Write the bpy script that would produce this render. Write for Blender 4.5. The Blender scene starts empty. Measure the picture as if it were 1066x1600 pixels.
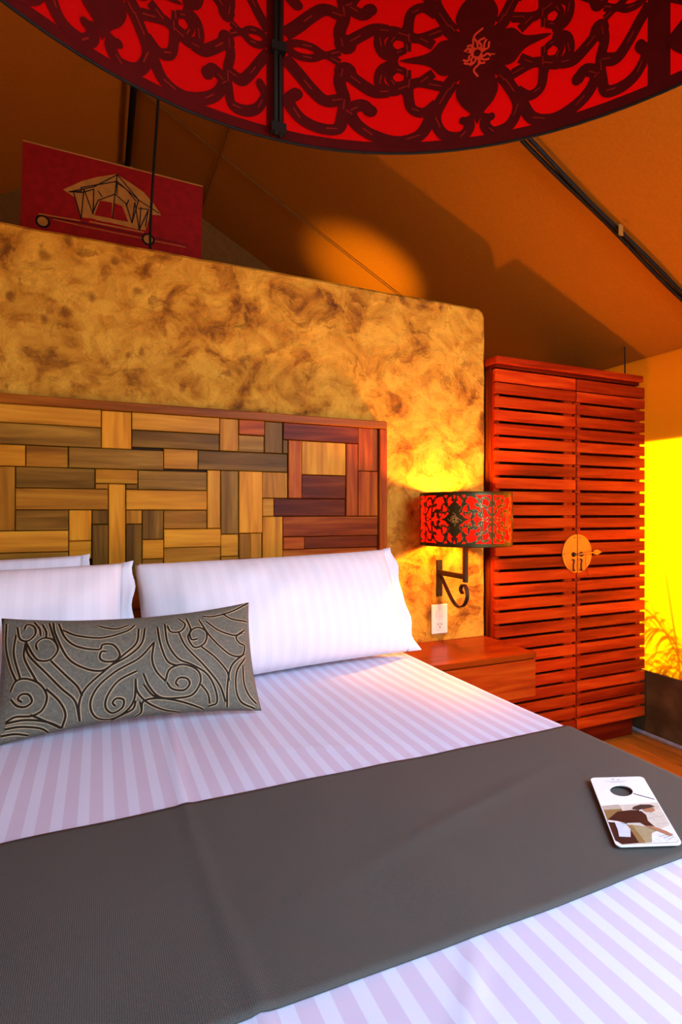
import bpy, bmesh, math, random
from mathutils import Vector, Matrix, noise
random.seed(7)
scene = bpy.context.scene
C = scene.collection
PI = math.pi
R = math.radians

# ------------------------------------------------------------------ camera
cam_d = bpy.data.cameras.new('camera'); cam = bpy.data.objects.new('camera', cam_d); C.objects.link(cam)
cam.location = (0, 0, 1.2)
cam.rotation_euler = (R(90), 0, R(-23.7))
cam_d.sensor_fit = 'HORIZONTAL'; cam_d.sensor_width = 36; cam_d.lens = 36 * 862 / 1066
cam_d.clip_start = .02
scene.camera = cam

# ------------------------------------------------------------------ world, sun, daylight
w = bpy.data.worlds.new('World'); scene.world = w; w.use_nodes = True
bg = w.node_tree.nodes['Background']
bg.inputs[0].default_value = (.55, .78, 1, 1); bg.inputs[1].default_value = .55

SUN_TAN = .49
sd = bpy.data.lights.new('sun', 'SUN'); sd.energy = 45; sd.angle = R(.35); sd.color = (1, .93, .78)
sun = bpy.data.objects.new('sun', sd); C.objects.link(sun)
sun.rotation_euler = Vector((-1, .08, -SUN_TAN)).to_track_quat('-Z', 'Y').to_euler()
sun.location = (8, 1, 5)

ad = bpy.data.lights.new('entrance_daylight', 'AREA'); ad.shape = 'RECTANGLE'; ad.size = 1.5; ad.size_y = 1.6
ad.energy = 112; ad.color = (.53, .715, 1)
al = bpy.data.objects.new('entrance_daylight', ad); C.objects.link(al)
al.location = (1.38, -.82, 1.95)
al.rotation_euler = Vector((-.62, 1.25, -1.1)).to_track_quat('-Z', 'Z').to_euler()

vs = scene.view_settings
vs.view_transform = 'Standard'; vs.look = 'None'; vs.gamma = 1; vs.use_curve_mapping = False
vs.exposure = 0.0
scene.cycles.use_denoising = True
scene.cycles.max_bounces = 8; scene.cycles.diffuse_bounces = 4; scene.cycles.sample_clamp_indirect = 6

# ------------------------------------------------------------------ materials
def nt(name):
    m = bpy.data.materials.new(name); m.use_nodes = True
    t = m.node_tree; t.nodes.clear()
    out = t.nodes.new('ShaderNodeOutputMaterial')
    p = t.nodes.new('ShaderNodeBsdfPrincipled'); t.links.new(p.outputs[0], out.inputs[0])
    return m, t, p, out
def node(t, typ, **kw):
    n = t.nodes.new(typ)
    for k, v in kw.items():
        if k.startswith('i_'): n.inputs[k[2:].replace('_', ' ')].default_value = v
        else: setattr(n, k, v)
    return n
def c4(c): return (c[0], c[1], c[2], 1)
def ramp(t, fac, stops):
    r = t.nodes.new('ShaderNodeValToRGB'); e = r.color_ramp.elements
    while len(e) < len(stops): e.new(.5)
    for q, (p, c) in zip(e, stops): q.position = p; q.color = c4(c)
    t.links.new(fac, r.inputs[0]); return r
def bump(t, p, h, strength, dist):
    b = node(t, 'ShaderNodeBump'); b.inputs['Strength'].default_value = strength; b.inputs['Distance'].default_value = dist
    t.links.new(h, b.inputs['Height']); t.links.new(b.outputs[0], p.inputs['Normal'])

def plain(name, col, rough=.6, metal=0, var=.12, scale=30, bmp=0):
    m, t, p, o = nt(name)
    tc = node(t, 'ShaderNodeTexCoord'); n = node(t, 'ShaderNodeTexNoise'); n.inputs['Scale'].default_value = scale
    t.links.new(tc.outputs['Object'], n.inputs['Vector'])
    r = ramp(t, n.outputs[0], [(.3, [c * (1 - var) for c in col]), (.7, [min(1, c * (1 + var)) for c in col])])
    t.links.new(r.outputs[0], p.inputs['Base Color'])
    p.inputs['Roughness'].default_value = rough; p.inputs['Metallic'].default_value = metal
    if not metal: p.inputs['Specular IOR Level'].default_value = .12
    if bmp: bump(t, p, n.outputs[0], bmp, .002)
    return m

def wood(name, dark, mid, light, axis='X', rough=.38, scale=1.0, coat=.0, spec=.07):
    """grain runs along the given axis; every board gets its own tone and grain offset"""
    m, t, p, o = nt(name)
    tc = node(t, 'ShaderNodeTexCoord'); oi = node(t, 'ShaderNodeObjectInfo')
    mp = node(t, 'ShaderNodeMapping')
    s = {'X': (2.2, 30, 30), 'Y': (30, 2.2, 30), 'Z': (30, 30, 2.2)}[axis]
    mp.inputs['Scale'].default_value = [q * scale for q in s]
    off = node(t, 'ShaderNodeVectorMath', operation='SCALE'); off.inputs[0].default_value = (13.7, 7.1, 21.3)
    t.links.new(oi.outputs['Random'], off.inputs['Scale'])
    t.links.new(tc.outputs['Object'], mp.inputs['Vector']); t.links.new(off.outputs[0], mp.inputs['Location'])
    n = node(t, 'ShaderNodeTexNoise'); n.inputs['Scale'].default_value = 1.3; n.inputs['Detail'].default_value = 6; n.inputs['Distortion'].default_value = .7
    t.links.new(mp.outputs[0], n.inputs['Vector'])
    n2 = node(t, 'ShaderNodeTexNoise'); n2.inputs['Scale'].default_value = .35; n2.inputs['Detail'].default_value = 2
    t.links.new(mp.outputs[0], n2.inputs['Vector'])
    mix = node(t, 'ShaderNodeMath', operation='MULTIPLY_ADD'); mix.inputs[1].default_value = .6
    t.links.new(n.outputs[0], mix.inputs[0])
    h = node(t, 'ShaderNodeMath', operation='MULTIPLY'); h.inputs[1].default_value = .4
    t.links.new(n2.outputs[0], h.inputs[0]); t.links.new(h.outputs[0], mix.inputs[2])
    r = ramp(t, mix.outputs[0], [(.33, dark), (.5, mid), (.66, light)])
    hsv = node(t, 'ShaderNodeHueSaturation')
    mr = node(t, 'ShaderNodeMapRange'); mr.inputs[3].default_value = .72; mr.inputs[4].default_value = 1.25
    t.links.new(oi.outputs['Random'], mr.inputs[0]); t.links.new(mr.outputs[0], hsv.inputs['Value'])
    t.links.new(r.outputs[0], hsv.inputs['Color']); t.links.new(hsv.outputs[0], p.inputs['Base Color'])
    p.inputs['Roughness'].default_value = rough
    p.inputs['Specular IOR Level'].default_value = spec
    p.inputs['Coat Weight'].default_value = coat; p.inputs['Coat Roughness'].default_value = .2
    bump(t, p, n.outputs[0], .12, .002)
    return m

def cloth_translucent(name, col, trans, tcol=None, scale=400):
    m, t, p, o = nt(name)
    tc = node(t, 'ShaderNodeTexCoord'); n = node(t, 'ShaderNodeTexNoise'); n.inputs['Scale'].default_value = scale
    t.links.new(tc.outputs['Object'], n.inputs['Vector'])
    r = ramp(t, n.outputs[0], [(.3, [c * .9 for c in col]), (.7, col)])
    t.links.new(r.outputs[0], p.inputs['Base Color']); p.inputs['Roughness'].default_value = .9
    p.inputs['Specular IOR Level'].default_value = .1
    tr = node(t, 'ShaderNodeBsdfTranslucent'); tr.inputs[0].default_value = c4(tcol or col)
    mx = node(t, 'ShaderNodeMixShader'); mx.inputs[0].default_value = trans
    t.links.new(p.outputs[0], mx.inputs[1]); t.links.new(tr.outputs[0], mx.inputs[2]); t.links.new(mx.outputs[0], o.inputs[0])
    return m

def mat_stucco():
    m, t, p, o = nt('ochre_stucco')
    tc = node(t, 'ShaderNodeTexCoord')
    def noi(scale, det, rough=.5, dist=0, vec=None):
        n = node(t, 'ShaderNodeTexNoise'); n.inputs['Scale'].default_value = scale; n.inputs['Detail'].default_value = det
        n.inputs['Roughness'].default_value = rough; n.inputs['Distortion'].default_value = dist
        t.links.new(vec or tc.outputs['Object'], n.inputs['Vector']); return n
    def warp(n, amt):
        a = node(t, 'ShaderNodeVectorMath', operation='MULTIPLY_ADD'); a.inputs[1].default_value = (amt, amt, amt)
        t.links.new(n.outputs[1], a.inputs[0]); t.links.new(tc.outputs['Object'], a.inputs[2]); return a
    w1 = warp(noi(6.5, 5, .6), .24)
    mp = node(t, 'ShaderNodeMapping'); mp.inputs['Rotation'].default_value = (0, R(35), 0); mp.inputs['Scale'].default_value = (1, 1, 1.5)
    t.links.new(w1.outputs[0], mp.inputs[0])
    v = node(t, 'ShaderNodeTexVoronoi'); v.inputs['Scale'].default_value = 10; t.links.new(mp.outputs[0], v.inputs['Vector'])   # trowel strokes
    sx = node(t, 'ShaderNodeSeparateColor'); t.links.new(v.outputs['Color'], sx.inputs[0])
    n1 = noi(6.5, 8, .60, 1.0)
    a = node(t, 'ShaderNodeMath', operation='MULTIPLY_ADD'); a.inputs[1].default_value = .11; t.links.new(sx.outputs[0], a.inputs[0]); t.links.new(n1.outputs[0], a.inputs[2])
    r0 = ramp(t, a.outputs[0], [(.36, (.16, .050, .003)), (.45, (.33, .122, .006)), (.53, (.48, .205, .013)), (.68, (.64, .325, .028))])
    # darker smears and pits left by the trowel
    n3 = noi(9, 6, .6, .8, mp.outputs[0]); r3 = ramp(t, n3.outputs[0], [(.32, (.42, .33, .22)), (.42, (1, 1, 1))])
    w2 = warp(noi(9, 3), .07)
    v2 = node(t, 'ShaderNodeTexVoronoi'); v2.inputs['Scale'].default_value = 10; t.links.new(w2.outputs[0], v2.inputs['Vector'])
    rv = ramp(t, v2.outputs['Distance'], [(.10, (.42, .30, .20)), (.24, (1, 1, 1))])
    nm = noi(2.2, 3); rm = ramp(t, nm.outputs[0], [(.52, (0, 0, 0)), (.58, (.85, .85, .85))])
    m1 = node(t, 'ShaderNodeMix', data_type='RGBA', blend_type='MULTIPLY'); m1.inputs[0].default_value = .75
    t.links.new(r0.outputs[0], m1.inputs[6]); t.links.new(r3.outputs[0], m1.inputs[7])
    m2 = node(t, 'ShaderNodeMix', data_type='RGBA', blend_type='MULTIPLY')
    t.links.new(rm.outputs[0], m2.inputs[0]); t.links.new(m1.outputs[2], m2.inputs[6]); t.links.new(rv.outputs[0], m2.inputs[7])
    t.links.new(m2.outputs[2], p.inputs['Base Color'])
    p.inputs['Roughness'].default_value = .62; p.inputs['Specular IOR Level'].default_value = .15
    h = node(t, 'ShaderNodeMath', operation='MULTIPLY_ADD'); h.inputs[1].default_value = .5; t.links.new(v.outputs['Distance'], h.inputs[0])
    nf = noi(13, 8, .62, .5, w1.outputs[0]); t.links.new(nf.outputs[0], h.inputs[2])
    bump(t, p, h.outputs[0], .8, .016)
    return m

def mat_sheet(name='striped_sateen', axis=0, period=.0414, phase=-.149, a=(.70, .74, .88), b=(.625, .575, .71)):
    m, t, p, o = nt(name)
    uv = node(t, 'ShaderNodeUVMap'); sx = node(t, 'ShaderNodeSeparateXYZ'); t.links.new(uv.outputs[0], sx.inputs[0])
    s = node(t, 'ShaderNodeMath', operation='SUBTRACT'); s.inputs[1].default_value = phase - period / 2
    t.links.new(sx.outputs[axis], s.inputs[0])
    d = node(t, 'ShaderNodeMath', operation='DIVIDE'); d.inputs[1].default_value = period; t.links.new(s.outputs[0], d.inputs[0])
    fr = node(t, 'ShaderNodeMath', operation='FRACT'); t.links.new(d.outputs[0], fr.inputs[0])
    r = ramp(t, fr.outputs[0], [(.0, b), (.265, b), (.285, a), (.715, a), (.735, b)])  # woven stripes; their pinkish and bluish sheen is put into the two colours
    t.links.new(r.outputs[0], p.inputs['Base Color'])
    p.inputs['Roughness'].default_value = .55; p.inputs['Sheen Weight'].default_value = .15
    tc = node(t, 'ShaderNodeTexCoord'); n = node(t, 'ShaderNodeTexNoise'); n.inputs['Scale'].default_value = 9; n.inputs['Detail'].default_value = 3
    t.links.new(tc.outputs['Object'], n.inputs['Vector']); bump(t, p, n.outputs[0], .25, .006)
    return m

def mat_runner():
    m, t, p, o = nt('ribbed_grey_weave')
    tc = node(t, 'ShaderNodeTexCoord')
    w1 = node(t, 'ShaderNodeTexWave'); w1.bands_direction = 'Y'; w1.inputs['Scale'].default_value = 110; w1.inputs['Distortion'].default_value = .3
    t.links.new(tc.outputs['Object'], w1.inputs['Vector'])
    w2 = node(t, 'ShaderNodeTexWave'); w2.bands_direction = 'X'; w2.inputs['Scale'].default_value = 130
    t.links.new(tc.outputs['Object'], w2.inputs['Vector'])
    mu = node(t, 'ShaderNodeMath', operation='MULTIPLY'); t.links.new(w1.outputs[1], mu.inputs[0]); t.links.new(w2.outputs[1], mu.inputs[1])
    r = ramp(t, mu.outputs[0], [(0, (.066, .064, .052)), (1, (.106, .102, .083))])
    t.links.new(r.outputs[0], p.inputs['Base Color']); p.inputs['Roughness'].default_value = .8
    bump(t, p, mu.outputs[0], .35, .0015)
    return m

M = {}
M['stucco'] = mat_stucco()
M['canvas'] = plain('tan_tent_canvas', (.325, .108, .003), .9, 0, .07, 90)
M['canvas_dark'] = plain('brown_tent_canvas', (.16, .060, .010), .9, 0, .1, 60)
M['wall_cloth'] = cloth_translucent('yellow_side_canvas', (.62, .20, .005), .5, (1, .58, .0))
M['skirt'] = plain('dark_brown_vinyl_skirt', (.075, .045, .018), .5, 0, .35, 9)
M['grey'] = plain('grey_edging', (.22, .22, .26), .5)
M['floor_wood'] = wood('deck_wood', (.17, .050, .005), (.28, .090, .009), (.37, .135, .015), 'Y', .4)
M['sub'] = plain('subfloor_wood', (.10, .05, .02), .8)
for ax in 'XYZ':
    M['teak' + ax] = wood('teak_grain_' + ax, (.20, .068, .005), (.42, .160, .010), (.56, .25, .018), ax)
    M['olive' + ax] = wood('olive_teak_grain_' + ax, (.10, .040, .004), (.21, .092, .009), (.34, .160, .017), ax)
    M['red' + ax] = wood('red_lit_teak_grain_' + ax, (.15, .018, .002), (.34, .060, .004), (.50, .135, .007), ax)  # red tone stands in for the wall lamp's red light on the wood
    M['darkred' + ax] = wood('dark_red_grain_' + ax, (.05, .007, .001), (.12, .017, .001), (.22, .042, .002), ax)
    M['amber' + ax] = wood('amber_teak_grain_' + ax, (.30, .100, .005), (.54, .205, .010), (.66, .31, .018), ax)
    M['mahog' + ax] = wood('mahogany_grain_' + ax, (.16, .008, .001), (.31, .021, .002), (.43, .046, .003), ax, .34)
M['nsX'] = wood('bedside_wood', (.15, .011, .001), (.28, .028, .002), (.37, .055, .003), 'X', .3, 1, .1)
M['railX'] = wood('rail_wood', (.16, .035, .003), (.32, .085, .006), (.42, .13, .010), 'X')
M['plinth'] = wood('dark_plinth_wood', (.06, .003, .001), (.11, .006, .001), (.15, .010, .001), 'X')
M['hb_back'] = plain('headboard_backing', (.030, .014, .006), .8)
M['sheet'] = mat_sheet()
M['pcase'] = mat_sheet('striped_pillowcase', 0, .0414, 0, (.84, .82, .85), (.81, .785, .815))
M['runner'] = mat_runner()
M['cushion'] = plain('taupe_jacquard', (.160, .146, .104), .6, 0, .18, 160)
M['emb_tan'] = plain('tan_thread', (.50, .37, .20), .55)
M['emb_dark'] = plain('dark_brown_thread', (.022, .014, .008), .6)
M['mattress'] = plain('mattress_white', (.7, .7, .7), .8)
M['bed_base'] = plain('bed_base_dark', (.05, .03, .02), .7)
M['iron'] = plain('black_iron', (.025, .020, .017), .45, .6)
M['bronze'] = plain('dark_bronze_sheet', (.055, .042, .012), .33, .85)
M['red_silk'] = cloth_translucent('red_shade_fabric', (.62, .003, .002), .55, (.9, .002, .003), 200)
M['red_pend'] = cloth_translucent('red_pendant_fabric', (.50, .001, .001), .35, (.7, .002, .002), 200)
M['pend_pat'] = plain('cutwork_shadow_maroon', (.055, .0006, .0006), .9)  # maroon stands in for the outer cutwork's shadow through the fabric
M['pend_dash'] = plain('dull_red_slit_light', (.15, .006, .003), .9)  # duller red paints the light coming through the scroll slits
M['pend_slit'] = plain('orange_red_slit_light', (.50, .035, .012), .7)  # orange red paints the light coming through the stamen slits
M['gold_edge'] = plain('gold_edge', (.55, .30, .07), .35, .7)
M['black'] = plain('black_rubber', (.008, .007, .006), .6)
M['brass'] = plain('aged_brass', (.58, .20, .012), .45, .45, .12, 40)
M['dark_hole'] = plain('dark_metal', (.05, .022, .01), .5, .5)
M['plastic'] = plain('ivory_plastic', (.72, .66, .52), .4, 0, .03)
M['paper'] = plain('white_card', (.88, .87, .88), .5, 0, .02)
M['sign_red'] = plain('red_sign_paint', (.19, .003, .002), .6, 0, .15, 40)
M['sign_tan'] = plain('tan_sign_paint', (.30, .125, .020), .6)
M['sign_black'] = plain('black_sign_paint', (.012, .006, .005), .6)
M['leaf'] = plain('palm_leaf', (.06, .14, .03), .5)
M['soil'] = plain('sandy_ground', (.34, .27, .18), .9, 0, .2, 4)
def emit(name, col, s):
    m, t, p, o = nt(name); p.inputs['Base Color'].default_value = c4(col)
    p.inputs['Emission Color'].default_value = c4(col); p.inputs['Emission Strength'].default_value = s; return m
M['bulb'] = emit('warm_bulb_glass', (1, .37, .03), 1850)
M['bulb_red'] = emit('pendant_bulb_glass', (1, .55, .28), 26)

# ------------------------------------------------------------------ helpers
WL = {}          # world location of things (their empties carry no rotation)
def mesh(name, v, f, m, uv=None, smooth=False):
    me = bpy.data.meshes.new(name); me.from_pydata([tuple(q) for q in v], [], f)
    ms = m if isinstance(m, (list, tuple)) else [m]
    for q in ms: me.materials.append(M[q])
    if uv:
        l = me.uv_layers.new(name='UVMap')
        for lp in me.loops: l.data[lp.index].uv = uv[lp.vertex_index]
    if smooth:
        for p in me.polygons: p.use_smooth = True
    me.update(); return me
def link(name, me, parent=None, loc=(0, 0, 0)):
    o = bpy.data.objects.new(name, me); C.objects.link(o)
    loc = Vector(loc); WL[o] = loc
    if parent is not None: o.parent = parent; o.location = loc - WL.get(parent, Vector())
    else: o.location = loc
    return o
def tag(o, label=None, cat=None, group=None, kind=None):
    if label: o['label'] = label
    if cat: o['category'] = cat
    if group: o['group'] = group
    if kind: o['kind'] = kind
    return o
def thing(name, loc, label, cat, group=None):
    o = bpy.data.objects.new(name, None); C.objects.link(o); o.empty_display_size = .05
    o.location = loc; WL[o] = Vector(loc); return tag(o, label, cat, group)

class MB:
    def __init__(s): s.v = []; s.f = []; s.mi = []
    def add(s, v, f, mi=0):
        n = len(s.v); s.v += [Vector(q) for q in v]; s.f += [tuple(i + n for i in q) for q in f]; s.mi += [mi] * len(f); return s
    def box(s, a, b, ch=0, mi=0):
        x0, y0, z0 = a; x1, y1, z1 = b
        if ch <= 0:
            return s.add([(x0,y0,z0),(x1,y0,z0),(x1,y1,z0),(x0,y1,z0),(x0,y0,z1),(x1,y0,z1),(x1,y1,z1),(x0,y1,z1)],
                         [(0,3,2,1),(4,5,6,7),(0,1,5,4),(1,2,6,5),(2,3,7,6),(3,0,4,7)], mi)
        bm = bmesh.new(); bmesh.ops.create_cube(bm, size=1)
        for q in bm.verts: q.co = Vector(((x0+x1)/2+q.co.x*(x1-x0), (y0+y1)/2+q.co.y*(y1-y0), (z0+z1)/2+q.co.z*(z1-z0)))
        bmesh.ops.bevel(bm, geom=list(bm.edges), offset=ch, segments=1, affect='EDGES')
        bm.verts.index_update(); s.add([q.co.copy() for q in bm.verts], [tuple(q.index for q in fc.verts) for fc in bm.faces], mi); bm.free(); return s
    def tube(s, pts, r, n=8, mi=0, cap=True):
        pts = [Vector(p) for p in pts]; k = len(pts); rings = []
        up = None
        for i, p in enumerate(pts):
            d = (pts[min(i+1, k-1)] - pts[max(i-1, 0)]).normalized()
            if up is None: up = d.orthogonal().normalized()
            up = (up - d * up.dot(d)).normalized(); b = d.cross(up)
            rr = r[i] if isinstance(r, (list, tuple)) else r
            rings.append([p + (up * math.cos(2*PI*j/n) + b * math.sin(2*PI*j/n)) * rr for j in range(n)])
        v = [q for ring in rings for q in ring]
        f = [(i*n+j, i*n+(j+1) % n, (i+1)*n+(j+1) % n, (i+1)*n+j) for i in range(k-1) for j in range(n)]
        if cap: f += [tuple(range(n))[::-1], tuple((k-1)*n+j for j in range(n))]
        return s.add(v, f, mi)
    def lathe(s, prof, n=24, c=(0,0,0), mi=0):
        v = [(c[0]+r*math.cos(2*PI*j/n), c[1]+r*math.sin(2*PI*j/n), c[2]+z) for r, z in prof for j in range(n)]
        f = [(i*n+j, i*n+(j+1) % n, (i+1)*n+(j+1) % n, (i+1)*n+j) for i in range(len(prof)-1) for j in range(n)]
        return s.add(v, f, mi)
    def obj(s, name, m, parent=None, loc=(0,0,0), smooth=False):
        L = Vector(loc); me = mesh(name, [q - L for q in s.v], s.f, m, None, smooth)
        if isinstance(m, (list, tuple)):
            for p, i in zip(me.polygons, s.mi): p.material_index = i
        return link(name, me, parent, loc)
def bx(name, a, b, m, parent=None, ch=0):
    c = [(a[i]+b[i])/2 for i in range(3)]
    return MB().box(a, b, ch).obj(name, m, parent, c)
def spline(pts, n=8):
    P = [Vector(p) for p in pts]; out = []
    for i in range(len(P)-1):
        p0 = P[i-1] if i else P[0]*2-P[1]; p1 = P[i]; p2 = P[i+1]; p3 = P[i+2] if i+2 < len(P) else P[-1]*2-P[-2]
        for j in range(n):
            t = j/n
            out.append(.5*((2*p1)+(p2-p0)*t+(2*p0-5*p1+4*p2-p3)*t*t+(3*p1-p0-3*p2+p3)*t**3))
    out.append(P[-1]); return out

# ------------------------------------------------------------------ setting
RX, RZ, SL = .15, 3.38, .5246           # ridge of the tent and roof slope
WR, WB, WALLY, WTOP = 2.715, 3.67, 2.105, 2.155
def roofz(x): return RZ - SL * abs(x - RX)

def build_roof():
    v = []; f = []
    y0, y1, ny = -.95, WB + .25, 24
    xs = [-3.0 + (RX + 3.0) * i / 14 for i in range(15)] + [RX + (3.165 - RX) * i / 14 for i in range(1, 15)]
    for j in range(ny+1):
        y = y0 + (y1-y0)*j/ny
        for x in xs:
            k = abs(x-RX)/2.56
            sag = .018*math.sin(PI*min(1, k))*(.5+.5*math.cos(2*PI*(y-1.66)/1.35)) if k < 1 else 0
            v.append((x, y, roofz(x) - .02*math.sin(PI*min(1,k)) + sag*.8))
    nx = len(xs)
    for j in range(ny):
        for i in range(nx-1): f.append((j*nx+i, j*nx+i+1, (j+1)*nx+i+1, (j+1)*nx+i))
    o = link('ceiling', mesh('ceiling', v, f, 'canvas', smooth=False)); tag(o, 'sloping tan tent canvas ceiling', kind='structure')
    s = o.modifiers.new('thick', 'SOLIDIFY'); s.thickness = .006; s.offset = 1
    # sewn seams lying on the underside of the canvas
    def seam(pts):
        m = MB().tube([(x, y, roofz(x)-.02*math.sin(PI*min(1, abs(x-RX)/2.56))-.004) for x, y in pts], .0035, 5)
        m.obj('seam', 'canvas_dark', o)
    seam([(RX+.02+2.5*i/16, 2.99) for i in range(17)])
    seam([(.60, 2.0+1.6*i/12) for i in range(13)])
    return o
build_roof()

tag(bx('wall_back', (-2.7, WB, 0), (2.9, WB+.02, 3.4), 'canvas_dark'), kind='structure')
tag(bx('wall_left', (-2.42, -.90, 0), (-2.41, WB, 2.06), 'canvas'), kind='structure')
wr = tag(bx('wall_right', (WR, -.90, .33), (WR+.004, WB, 2.052), 'wall_cloth'), kind='structure')
tag(bx('baseboard_right', (WR-.012, -.90, .0), (WR+.03, WB, .343), 'skirt'), kind='structure')
tag(bx('trim_1', (WR-.034, -.90, 0), (WR-.013, WB, .018), 'grey', ch=.004), kind='structure')
# headboard partition: thick plastered wall with a rounded corner
def build_partition():
    prof = []
    x0, x1, z1, r = -1.55, 1.668, WTOP, .045
    prof += [(x0, 0), (x1, 0)]
    for i in range(24): prof.append((x1 + random.uniform(-.0025, .0025), .09*i + .02))
    for i in range(6):
        a = PI/2*i/5; prof.append((x1-r+r*math.cos(a), z1-r+r*math.sin(a)))
    for i in range(1, 60):
        x = x1-r-(x1-r-x0)*i/60; prof.append((x, z1 + .004*noise.noise((x*4, 3, 1)) + .003*noise.noise((x*13, 3, 1))))
    prof.append((x0, z1))
    y0, y1 = WALLY, WALLY+.30; n = len(prof); b = .012
    cx = sum(p[0] for p in prof)/n
    def ins(p): return (p[0] - (b if p[0] > x1-.1 else (-b if p[0] < x0+.05 else 0)), p[1] - (b if p[1] > z1-.1 else 0))
    v = [(ins(p)[0], y0, ins(p)[1]) for p in prof] + [(p[0], y0+b, p[1]) for p in prof] + [(p[0], y1, p[1]) for p in prof]
    f = [tuple(range(n))] + [tuple(2*n+i for i in range(n))[::-1]]
    for k in range(2):
        f += [(k*n+i, (k+1)*n+i, (k+1)*n+(i+1) % n, k*n+(i+1) % n) for i in range(n)]
    o = link('wall_headboard', mesh('wall_headboard', v, f, 'stucco')); tag(o, 'freestanding ochre plastered wall behind the bed', kind='structure')
    return o
build_partition()
# floor with boards
fl = tag(bx('floor', (-2.42, -1.7, -.06), (WR+.06, WB+.02, -.012), 'sub'), kind='structure')
plank_me = {}
for i in range(46):
    x0 = -2.41 + i*.112
    if x0 + .11 > WR+.05: break
    key = 'board'
    if key not in plank_me: plank_me[key] = mesh('floor_board', MB().box((-.0545, -2.68, -.012), (.0545, 2.68, 0), .002).v, MB().box((-.0545, -2.68, -.012), (.0545, 2.68, 0), .002).f, 'floor_wood')
    link('floor_board', plank_me[key], fl, (x0+.056, .985, 0))
tag(bx('ground', (-9, -9, -.2), (12, 9, -.065), 'soil'), kind='structure')

# tent poles and cords on the canvas
rp = MB().tube([(RX+.01, y, RZ-.055) for y in [-.90+ (WB+.88)*i/10 for i in range(11)]], .017, 10).obj('ridge_pole', 'black', None, (RX, 1, RZ-.055), True)
tag(rp, 'black pole running along the tent ridge above the red sign', 'tent pole')
rc = thing('rafter_cables', (WR-.1, 1.66, roofz(WR-.1)), 'pair of black cables running down the tent roof to the right wall', 'cable')
for k in (0, 1):
    pts = [(RX+.05+(2.48)*i/24, 1.65+.020*k+.004*math.sin(i*.9+k*2), roofz(RX+.05+2.48*i/24)-.02*math.sin(PI*min(1, (.05+2.48*i/24)/2.56))-.014) for i in range(25)]
    MB().tube(pts, .0085, 7).obj('cable', 'black', rc, smooth=True)
xx = 1.98
MB().box((xx-.012, 1.625, roofz(xx)-.075), (xx+.012, 1.628, roofz(xx)-.03)).obj('tag', 'sign_tan', rc)
hc = MB().tube(spline([(.225, 2.2, roofz(.225)-.012), (.212, 2.2, 2.9), (.204, 2.2, 2.72), (.190, 2.2, 2.5), (.179, 2.2, 2.3), (.180, 2.2, 2.17), (.20, 2.21, 2.163), (.25, 2.215, 2.163)], 6), .005, 6).obj('hanging_cord', 'black', None, (.2, 2.2, 2.16), True)
tag(hc, 'thin black cord hanging in front of the red sign', 'cord')

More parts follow.
